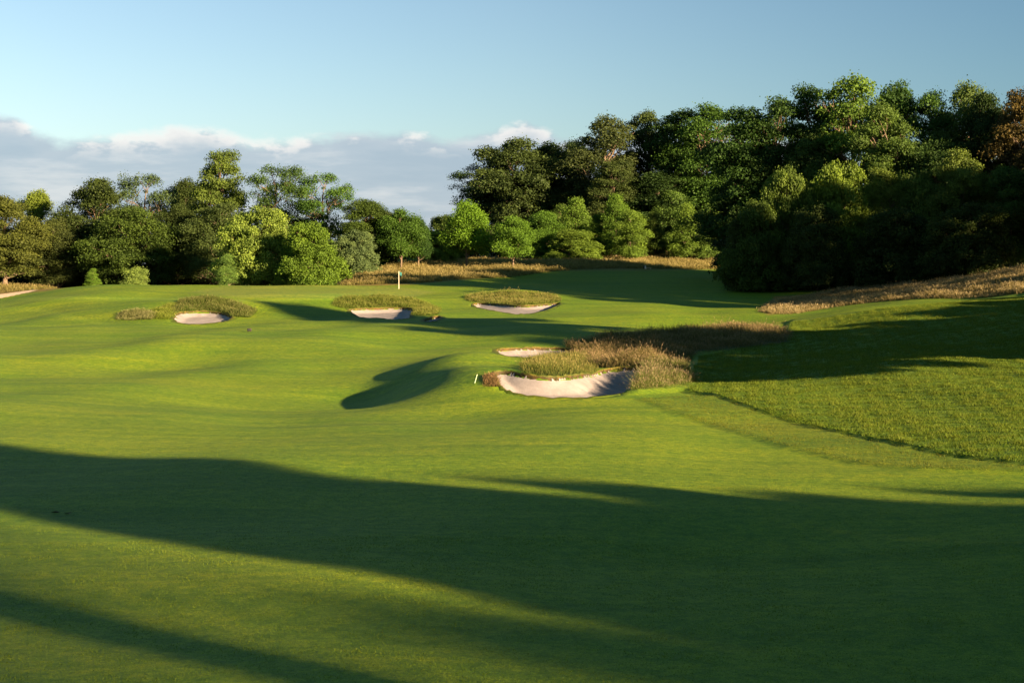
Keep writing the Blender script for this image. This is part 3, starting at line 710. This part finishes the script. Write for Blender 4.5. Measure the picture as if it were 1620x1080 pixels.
# ------------------------------------------------------------------ tall grass
def grass(name, label, pix, n, hgt, width, base, tip, head, seed, headp=.5, dlo=0, dhi=1e9, lean=.42, noisy=.55, dense_h=None):
    r = np.random.default_rng(seed)
    pts = [hit(*p) for p in pix]; pts = [p for p in pts if p is not None]
    P = rounded(pts, 2); lo, hi = P.min(0), P.max(0)
    x = r.uniform(lo[0], hi[0], n*4); y = r.uniform(lo[1], hi[1], n*4)
    sd = polydist(P, x, y); q = (sd > -.15 - np.abs(r.normal(0, .28, n*4))) & (y > dlo) & (y < dhi)
    _, inb = bowl(x, y); q &= inb < .1
    x, y, sd = x[q][:n], y[q][:n], sd[q][:n]; n = len(x)
    z = H(x, y) - .03
    patch = .5 + .5*np.sin(x*1.3 + 1.7*np.sin(y*.9))*np.sin(y*1.1 + 1.3*np.sin(x*.7 + seed))
    h = hgt*(.55 + .45*r.random(n))*(1-noisy + noisy*1.5*patch)*(.62 + .38*sstep(-.3, .7, sd))
    stray = r.random(n) < .08; h = np.where(stray, h*r.uniform(1.15, 1.6, n), h)
    a = r.uniform(0, 6.28, n); ln = r.normal(0, lean, (n, 2)) + np.array([-.10, .02])
    sx, sy = np.cos(a)*width*.5, np.sin(a)*width*.5
    b0 = np.stack([x-sx, y-sy, z], 1); b1 = np.stack([x+sx, y+sy, z], 1)
    m = np.stack([x+ln[:, 0]*h*.35, y+ln[:, 1]*h*.35, z+h*.55], 1); ms = np.stack([sx, sy, sx*0], 1)*.8
    t = np.stack([x+ln[:, 0]*h, y+ln[:, 1]*h, z+h*.97], 1); ts = ms*.35
    hd = (r.random(n) < headp)[:, None]
    hw = np.where(hd, 1.5, .25)*ms; hl = np.where(hd, .16, .03)*h[:, None]
    dirn = np.stack([ln[:, 0], ln[:, 1], np.ones(n)], 1)
    V = np.stack([b0, b1, m-ms, m+ms, t-ts, t+ts, t+dirn*hl*.5-hw, t+dirn*hl*.5+hw, t+dirn*hl*1.3], 1)
    k = np.arange(n)[:, None]*9
    Q = np.concatenate([k+np.array([[0,1,3,2]]), k+np.array([[2,3,5,4]]), k+np.array([[4,5,7,6]])]); Tq = k+np.array([[6,7,8]])
    base, tip, head = (np.array(c) for c in (base, tip, head))
    var = (1 + .35*r.normal(size=(n, 1))*.6).clip(.5, 1.6); mixp = patch[:, None]
    cb = base*var; ct = (tip*(1-.45*mixp) + base*.45*mixp)*var; chd = np.where(hd, head, ct)*var
    C = np.stack([cb*.7, cb*.7, (cb+ct)/2, (cb+ct)/2, ct, ct, chd, chd, chd*1.1], 1).reshape(-1, 3)
    C = np.concatenate([C, np.ones((len(C), 1))], 1)
    o = npmesh(name, V.reshape(-1, 3), [Q, Tq], M_blade, attrs={'tint': ('FLOAT_COLOR', 'POINT', C)})
    return tag(o, label, 'grass', kind='stuff')
GB = (0.047, 0.085, 0.0154); GT = (0.107, 0.127, 0.0330); HP = (0.172, 0.143, 0.0935); HT = (0.189, 0.175, 0.0660)
grass('tall_grass', 'long dark-shaded grass bank with pinkish seed heads above the middle bunker', [(885,548),(960,532),(1060,526),(1150,520),(1248,522),(1246,546),(1150,556),(1080,562),(1040,580),(985,584),(945,580),(920,560)], 39000, 0.62, 0.022, (.085,.085,.030), (.14,.125,.055), (.21,.160,.10), 41)
grass('tall_grass', 'tall grass tuft with pink seed heads at the right end of the middle bunker', [(978,618),(985,603),(1010,588),(1040,580),(1080,578),(1092,590),(1092,606),(1060,612),(1020,618)], 11250, 0.72, 0.020, GB, (0.112, 0.133, 0.0374), HP, 42)
grass('tall_grass', 'golden tall grass tuft between the middle bunker and the thin upper bunker', [(836,574),(860,566),(905,562),(928,570),(942,580),(930,590),(900,597),(870,597),(840,592),(820,583)], 9750, 0.52, 0.020, GB, (0.129, 0.133, 0.0352), HT, 43)
grass('tall_grass', 'reddish grass tuft at the left tip of the middle bunker', [(765,596),(785,593),(800,600),(800,612),(785,612),(768,604)], 1690, 0.30, 0.016, (0.069, 0.064, 0.0220), (0.163, 0.111, 0.0550), (0.206, 0.138, 0.0770), 44)
grass('tall_grass', 'tall dark grass fringe over the left bunker', [(278,498),(274,480),(300,474),(350,474),(385,484),(405,494),(398,502),(375,502),(352,494),(320,490),(290,492)], 12600, 0.48, 0.030, (0.039, 0.074, 0.0132), (0.086, 0.117, 0.0242), (0.129, 0.138, 0.0550), 45)
grass('tall_grass', 'light green long grass just left of the left bunker', [(235,500),(250,488),(272,478),(282,482),(276,503),(255,506)], 3380, 0.42, 0.030, (0.069, 0.111, 0.0110), (0.116, 0.164, 0.0198), (0.155, 0.180, 0.0440), 46)
grass('tall_grass', 'low pale grass tussock left of the left bunker', [(184,504),(190,496),(215,492),(245,496),(250,503),(225,507)], 3380, 0.40, 0.030, (0.060, 0.085, 0.0198), (0.138, 0.154, 0.0605), (0.181, 0.191, 0.0990), 47)
grass('tall_grass', 'long grass behind the bunker below the flagstick', [(522,478),(545,470),(600,468),(650,471),(690,486),(698,497),(670,500),(650,497),(648,486),(600,485),(556,488),(535,486)], 12600, 0.37, 0.030, (0.052, 0.093, 0.0110), (0.112, 0.143, 0.0264), (0.155, 0.164, 0.0495), 48)
grass('tall_grass', 'tan long grass behind and around the crescent bunker', [(730,468),(800,462),(870,466),(890,474),(880,478),(845,480),(830,484),(790,480),(745,477)], 11200, 0.42, 0.032, (0.060, 0.095, 0.0154), (0.129, 0.143, 0.0396), HT, 49)
grass('tall_grass', 'small green grass tuft jutting into the crescent bunker', [(822,486),(828,476),(850,474),(872,478),(865,484),(845,490),(830,492)], 3360, 0.55, 0.030, (0.056, 0.095, 0.0132), (0.120, 0.148, 0.0308), (0.163, 0.170, 0.0550), 50)
grass('meadow_grass', 'tan hay meadow stretching behind the green and the lone trees', [(545,452),(548,436),(620,424),(700,411),(850,408),(1000,408),(1150,404),(1150,424),(1040,426),(880,427),(760,440),(655,449)], 84000, 0.60, 0.060, (.09,.09,.025), (.185,.170,.066), (.25,.22,.105), 51, dlo=188, dhi=330)
grass('meadow_grass', 'strip of dry grass along the back edge of the putting green', [(330,449.4),(540,449.6),(560,450),(555,454),(440,450.6),(330,450.2)], 5000, .5, .06, (0.073, 0.090, 0.0220), (0.146, 0.143, 0.0495), (0.189, 0.175, 0.0825), 52, dlo=176, dhi=192)
grass('meadow_grass', 'reddish hay field on the slope below the right wood', [(1207,490),(1228,472),(1400,452),(1500,441),(1650,424),(1900,400),(1900,440),(1650,464),(1420,474),(1300,486),(1215,500)], 117000, 0.50, 0.045, (.10,.09,.034), (.185,.165,.085), (.25,.215,.130), 53, dhi=170)
grass('meadow_grass', 'dry grass beside the sandy path at the far left', [(-150,470),(0,463),(60,459),(90,456),(78,450),(0,447),(-150,444)], 12000, .5, .06, (0.073, 0.085, 0.0220), (0.163, 0.138, 0.0495), (0.206, 0.180, 0.0825), 54, dlo=172, dhi=260)
# the rough: short uneven turf
def rough(name, label, pix, dens, hgt, width, seed, c0, c1):
    r = np.random.default_rng(seed)
    P = np.array([hit(*p) for p in pix]); lo, hi = P.min(0), P.max(0)
    n = int((hi-lo).prod()*dens); x = r.uniform(lo[0], hi[0], n); y = r.uniform(lo[1], hi[1], n)
    px, py = project(x, y, H(x, y))
    q = (polydist(P, x, y) > 0) & (px < 1710) & (bowl(x, y)[1] < 0); x, y = x[q], y[q]; n = len(x)
    pt = np.sin(x*2.3+np.sin(y*1.7)*2)*np.sin(y*1.9+np.sin(x*1.1)*2) + .6*np.sin(x*5.1+y*3)*np.sin(y*4.3-x*2)
    z = H(x, y) + {61: .13, 62: .07}.get(seed, -.004); h = hgt*(.5+.7*r.random(n))*(1+.45*pt)
    a = r.uniform(0, 6.28, n); w = width*(.6+.8*r.random(n)); ln = r.normal(0, .55, (n, 2))
    V = np.stack([np.stack([x-np.cos(a)*w, y-np.sin(a)*w, z], 1), np.stack([x+np.cos(a)*w, y+np.sin(a)*w, z], 1),
                  np.stack([x+ln[:, 0]*h, y+ln[:, 1]*h, z+h], 1)], 1)
    var = (1+.25*r.normal(size=(n, 1))).clip(.5, 1.7); mp = (.5+.35*pt+.2*r.normal(size=n)).clip(0, 1)[:, None]
    c = (np.array(c0)*(1-mp)+np.array(c1)*mp)*var
    C = np.stack([c*.75, c*.75, c*1.15], 1).reshape(-1, 3); C = np.concatenate([C, np.ones((len(C), 1))], 1)
    o = npmesh(name, V.reshape(-1, 3), np.arange(n*3).reshape(-1, 3), M_blade, attrs={'tint': ('FLOAT_COLOR', 'POINT', C)})
    return tag(o, label, 'grass', kind='stuff')
rough('rough_grass', 'uneven rough grass on the near right bank above the mown edge', [(1090,622),(1130,627),(1200,652),(1350,692),(1500,724),(1640,741),(1760,752),(1760,560),(1640,470),(1440,486),(1250,512),(1245,545),(1105,566),(1095,606)], 420, .095, .013, 61, (0.052, 0.111, 0.0099), (0.110, 0.154, 0.0187))

rough('semi_rough_grass', 'slightly longer grass strip between the fairway and the uneven rough on the right', SEMI, 150, .045, .010, 62, (.062,.098,.009), (.105,.122,.016))
NEAR = [(-40,1079),(-40,860),(400,850),(900,850),(1700,850),(1700,1079)]
rough('short_turf', 'close-mown turf blades in the near foreground', NEAR, 420, .020, .006, 63, (0.065, 0.133, 0.0088), (0.129, 0.185, 0.0220))
rough('short_turf', 'close-mown turf blades in the middle foreground', [(-40,850),(-40,700),(400,700),(900,715),(1700,760),(1700,850)], 150, .018, .007, 64, (0.065, 0.133, 0.0088), (0.129, 0.185, 0.0220))
# ------------------------------------------------------------------ small things on the course
M_white = plain('white_paint', (.62, .60, .52), .5, .08, 20); M_teal = plain('teal_cloth', (.015, .13, .14), .8, .2, 10)
M_black = plain('black_board', (.012, .011, .010), .5, .2, 20); M_pale = plain('pale_wood', (.50, .42, .28), .8, .2, 12)
M_mint = plain('mint_plastic', (.35, .52, .33), .5, .1, 20); M_dead = plain('dead_leaf', (.07, .05, .03), .9, .4, 60)
def box(c, s):
    c = np.array(c, float); s = np.array(s, float)/2
    V = np.array([[i, j, k] for i in (-1, 1) for j in (-1, 1) for k in (-1, 1)])*s + c
    return V, np.array([[0,1,3,2],[4,6,7,5],[0,4,5,1],[2,3,7,6],[0,2,6,4],[1,5,7,3]])
def boxes(name, L, mat, parent, bev=.004):
    V, f = merge([box(*b) for b in L]); o = npmesh(name, V, f, mat, parent)
    m = o.modifiers.new('bevel', 'BEVEL'); m.width = bev; m.segments = 2; return o
def stand(px, py):
    x, y = hit(px, py); return (x, y, float(H(np.array([x]), np.array([y]))[0]))
t = empty('flagstick', stand(631, 457)); tag(t, 'white flagstick with a hanging teal flag standing on the green', 'flagstick')
V, f = tube([(0,0,-.05),(0,0,1),(0,0,2.18)], [.036,.032,.028], 10); npmesh('pole', V, f, M_white, t, smooth=True)
V, f = tube([(0,0,2.18),(0,0,2.21),(0,0,2.23)], [.03,.045,.008], 10); npmesh('cap', V, f, M_teal, t, smooth=True)
u_, w_ = np.meshgrid(np.linspace(0, 1, 15), np.linspace(0, 1, 9)); u_, w_ = u_.ravel(), w_.ravel()
fx = .03 + .34*u_; fy = .10*np.sin(u_*9)*u_**.5*(.5+.5*w_); fz = 2.12 - .42*w_ - .14*u_**1.5
Ig = np.arange(135).reshape(9, 15); fq = np.stack([Ig[:-1,:-1], Ig[:-1,1:], Ig[1:,1:], Ig[1:,:-1]], -1).reshape(-1, 4)
o = npmesh('flag', np.stack([fx, fy, fz], 1), fq, M_teal, t, smooth=True); o.modifiers.new('thick', 'SOLIDIFY').thickness = .012
t = empty('distance_board', stand(394.5, 525.5), R(4)); tag(t, 'small black board with a faint pale mark standing on the left fairway', 'sign board')
boxes('board', [((0,0,.19),(.34,.035,.24))], M_black, t); boxes('leg', [((-.11,.0,.03),(.02,.02,.11))], M_black, t); boxes('leg', [((.11,.0,.03),(.02,.02,.11))], M_black, t)
boxes('marking', [((-.07,-.0205,.20),(.010,.006,.10)),((-.03,-.0205,.235),(.03,.006,.010)),((-.03,-.0205,.165),(.03,.006,.010))], M_teal, t, .001)
t = empty('marker_stake', stand(751, 606)); t.rotation_euler = (0, R(16), 0); tag(t, 'thin leaning pale green stake left of the reddish grass tuft', 'stake')
V, f = tube([(0,0,-.1),(0,0,.2),(0,0,.40)], [.022,.022,.019], 8); npmesh('shaft', V, f, M_mint, t, smooth=True)
V, f = tube([(0,0,.40),(0,0,.412),(0,0,.42)], [.026,.026,.006], 8); npmesh('cap', V, f, M_white, t, smooth=True)
t = empty('tee_bench', stand(1026, 426)); tag(t, 'low pale wooden bench before the hay mound, far right of the lone trees', 'bench')
boxes('seat', [((.0,0,.22),(.85,.3,.06))], M_pale, t); boxes('leg', [((-.34,0,.09),(.07,.26,.2))], M_pale, t); boxes('leg', [((.34,0,.09),(.07,.26,.2))], M_pale, t)
t = empty('marker_post', stand(1021, 425.5)); tag(t, 'stubby white post at the left end of the low pale bench', 'post')
V, f = tube([(0,0,-.05),(0,0,.3),(0,0,.48),(0,0,.52)], [.11,.11,.10,.03], 12); npmesh('shaft', V, f, M_white, t, smooth=True)
V, f = tube([(0,0,.36),(0,0,.37),(0,0,.42),(0,0,.43)], [.112,.118,.118,.112], 12); npmesh('band', V, f, M_teal, t, smooth=True)
t = empty('ball_box', stand(1018.5, 425.2)); tag(t, 'small dark box on legs left of the stubby white post', 'box')
boxes('case', [((0,0,.27),(.24,.2,.34))], M_black, t, .02); boxes('lid', [((0,0,.46),(.28,.24,.04))], M_black, t, .01); boxes('foot', [((0,0,.04),(.16,.14,.12))], M_black, t)
for k, (px, py, lab) in enumerate([(88, 812, 'dead leaf on the shaded turf at the lower left, left one of two'), (107, 813, 'dead leaf on the shaded turf at the lower left, right one of two')]):
    r = np.random.default_rng(80+k); x, y, z = stand(px, py); n = 9
    th = np.linspace(0, 2*math.pi, n, endpoint=False); rr = .045*(1+.3*np.cos(2*th)+.15*r.normal(size=n))
    V = np.stack([rr*np.cos(th)*1.5, rr*np.sin(th), .012+.03*np.abs(np.sin(th+k))], 1); V = np.vstack([V, [[0, 0, .008]]])
    fc = np.array([[i, (i+1) % n, n] for i in range(n)])
    o = npmesh('fallen_leaf', V, fc, M_dead); o.location = (x, y, z); tag(o, lab, 'leaf')
# ------------------------------------------------------------------ camera, light, sky
cam = bpy.data.cameras.new('camera'); co_ = bpy.data.objects.new('camera', cam); col.objects.link(co_)
co_.location = (0, 0, CAMZ); co_.rotation_euler = (R(90) - PITCH, 0, 0)
cam.sensor_width = 36; cam.lens = F/1620*36; cam.clip_end = 6000; cam.clip_start = .1
scene.camera = co_
sun = bpy.data.lights.new('sun', 'SUN'); so = bpy.data.objects.new('sun', sun); col.objects.link(so)
sun.energy = 28.0; sun.angle = R(.8); sun.color = (1.0, .66, .36)
sd = Vector((SUNH[0]*math.cos(SUN_EL), SUNH[1]*math.cos(SUN_EL), math.sin(SUN_EL)))
so.rotation_euler = sd.to_track_quat('Z', 'Y').to_euler(); so.location = (60, -40, 40)
world = bpy.data.worlds.new('World'); scene.world = world; world.use_nodes = True
nt = world.node_tree; nt.nodes.clear()
wo = N(nt, 'ShaderNodeOutputWorld'); bg = N(nt, 'ShaderNodeBackground')
sky = N(nt, 'ShaderNodeTexSky'); sky.sky_type = 'NISHITA'; sky.sun_disc = False
sky.sun_elevation = SUN_EL; sky.sun_rotation = math.atan2(SUNH[0], SUNH[1]); sky.altitude = 50
sky.air_density = 1.0; sky.dust_density = .6; sky.ozone_density = 2.0
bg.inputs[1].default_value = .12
tcw = N(nt, 'ShaderNodeTexCoord')
sep = N(nt, 'ShaderNodeSeparateXYZ'); nt.links.new(tcw.outputs['Generated'], sep.inputs[0])
X_, Y_, Z_ = sep.outputs
def mrange(v, a, b, c, d, smooth=True):
    n = N(nt, 'ShaderNodeMapRange'); n.interpolation_type = 'SMOOTHSTEP' if smooth else 'LINEAR'
    nt.links.new(v, n.inputs[0])
    for i, q in enumerate((a, b, c, d)): n.inputs[i+1].default_value = q
    return n.outputs[0]
# brighter towards the left, deeper blue to the right, overhead dimmed for shadow fill
side = ramp(nt, mrange(X_, -.45, .45, 0, 1, False), [(0, (1.0,.96,.93)), (.5, (.80,.81,.80)), (1, (.42,.56,.63))])
c = mix(nt, sky.outputs[0], side, 1.0, 'MULTIPLY')
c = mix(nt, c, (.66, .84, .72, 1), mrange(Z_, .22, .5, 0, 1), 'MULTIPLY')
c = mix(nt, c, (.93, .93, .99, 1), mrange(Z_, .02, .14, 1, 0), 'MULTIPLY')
def vec(sx, sy, sz, off=0):
    m = N(nt, 'ShaderNodeMapping'); nt.links.new(tcw.outputs['Generated'], m.inputs[0])
    m.inputs['Scale'].default_value = (sx, sy, sz); m.inputs['Location'].default_value = (off, 0, 0); return m.outputs[0]
n_big = noise(nt, vec(7, 7, 10, 1.3), 1, 2, .5).outputs[0]
n_puff = noise(nt, vec(22, 22, 46, 4.1), 1, 6, .55).outputs[0]
n_fine = noise(nt, vec(10, 10, 60, 2.2), 1, 5, .6).outputs[0]
prof = ramp(nt, math_(nt, 'DIVIDE', math_(nt, 'ADD', X_, .36), .6), [(p, (q, q, q)) for p, q in [(0.0385, 0.7427), (0.057, 0.731), (0.0752, 0.6568), (0.1133, 0.6318), (0.1924, 0.6467), (0.2539, 0.6861), (0.3024, 0.6253), (0.3448, 0.6343), (0.4023, 0.6871), (0.4459, 0.7046), (0.519, 0.6661), (0.5779, 0.6919), (0.6184, 0.742), (0.6553, 0.6665), (0.8121, 0.6739), (0.9535, 0.572)]])
edge = math_(nt, 'ADD', math_(nt, 'MULTIPLY', prof, .14), math_(nt, 'MULTIPLY_ADD', n_puff, .030, -.016))
over = math_(nt, 'SUBTRACT', edge, Z_)                      # > 0 inside the bank of cloud
body = mrange(over, -.003, .007, 0, 1)
rim = math_(nt, 'MULTIPLY', mrange(over, .0, .020, 1, 0), mrange(n_puff, .47, .57, .10, 1))
base = ramp(nt, n_fine, [(.35, (.40,.50,.61)), (.5, (.45,.54,.64)), (.66, (.66,.70,.75))])
K = .12
cc = mix(nt, base, (1.05, .98, .93, 1), rim)
sc = N(nt, 'ShaderNodeVectorMath', operation='SCALE'); nt.links.new(cc, sc.inputs[0]); sc.inputs['Scale'].default_value = 1/.195
front = mrange(Y_, .0, .3, 0, 1)
amt = math_(nt, 'MULTIPLY', math_(nt, 'MULTIPLY', body, front), .86)
c = mix(nt, c, sc.outputs[0], amt)
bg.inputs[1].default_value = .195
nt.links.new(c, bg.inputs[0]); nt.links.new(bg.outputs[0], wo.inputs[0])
scene.view_settings.view_transform = 'Standard'; scene.view_settings.look = 'None'; scene.view_settings.exposure = 0
scene.render.engine = 'CYCLES'; scene.cycles.use_denoising = True
scene.cycles.max_bounces = 6; scene.cycles.transparent_max_bounces = 8
scene.render.resolution_x = 1024; scene.render.resolution_y = 682
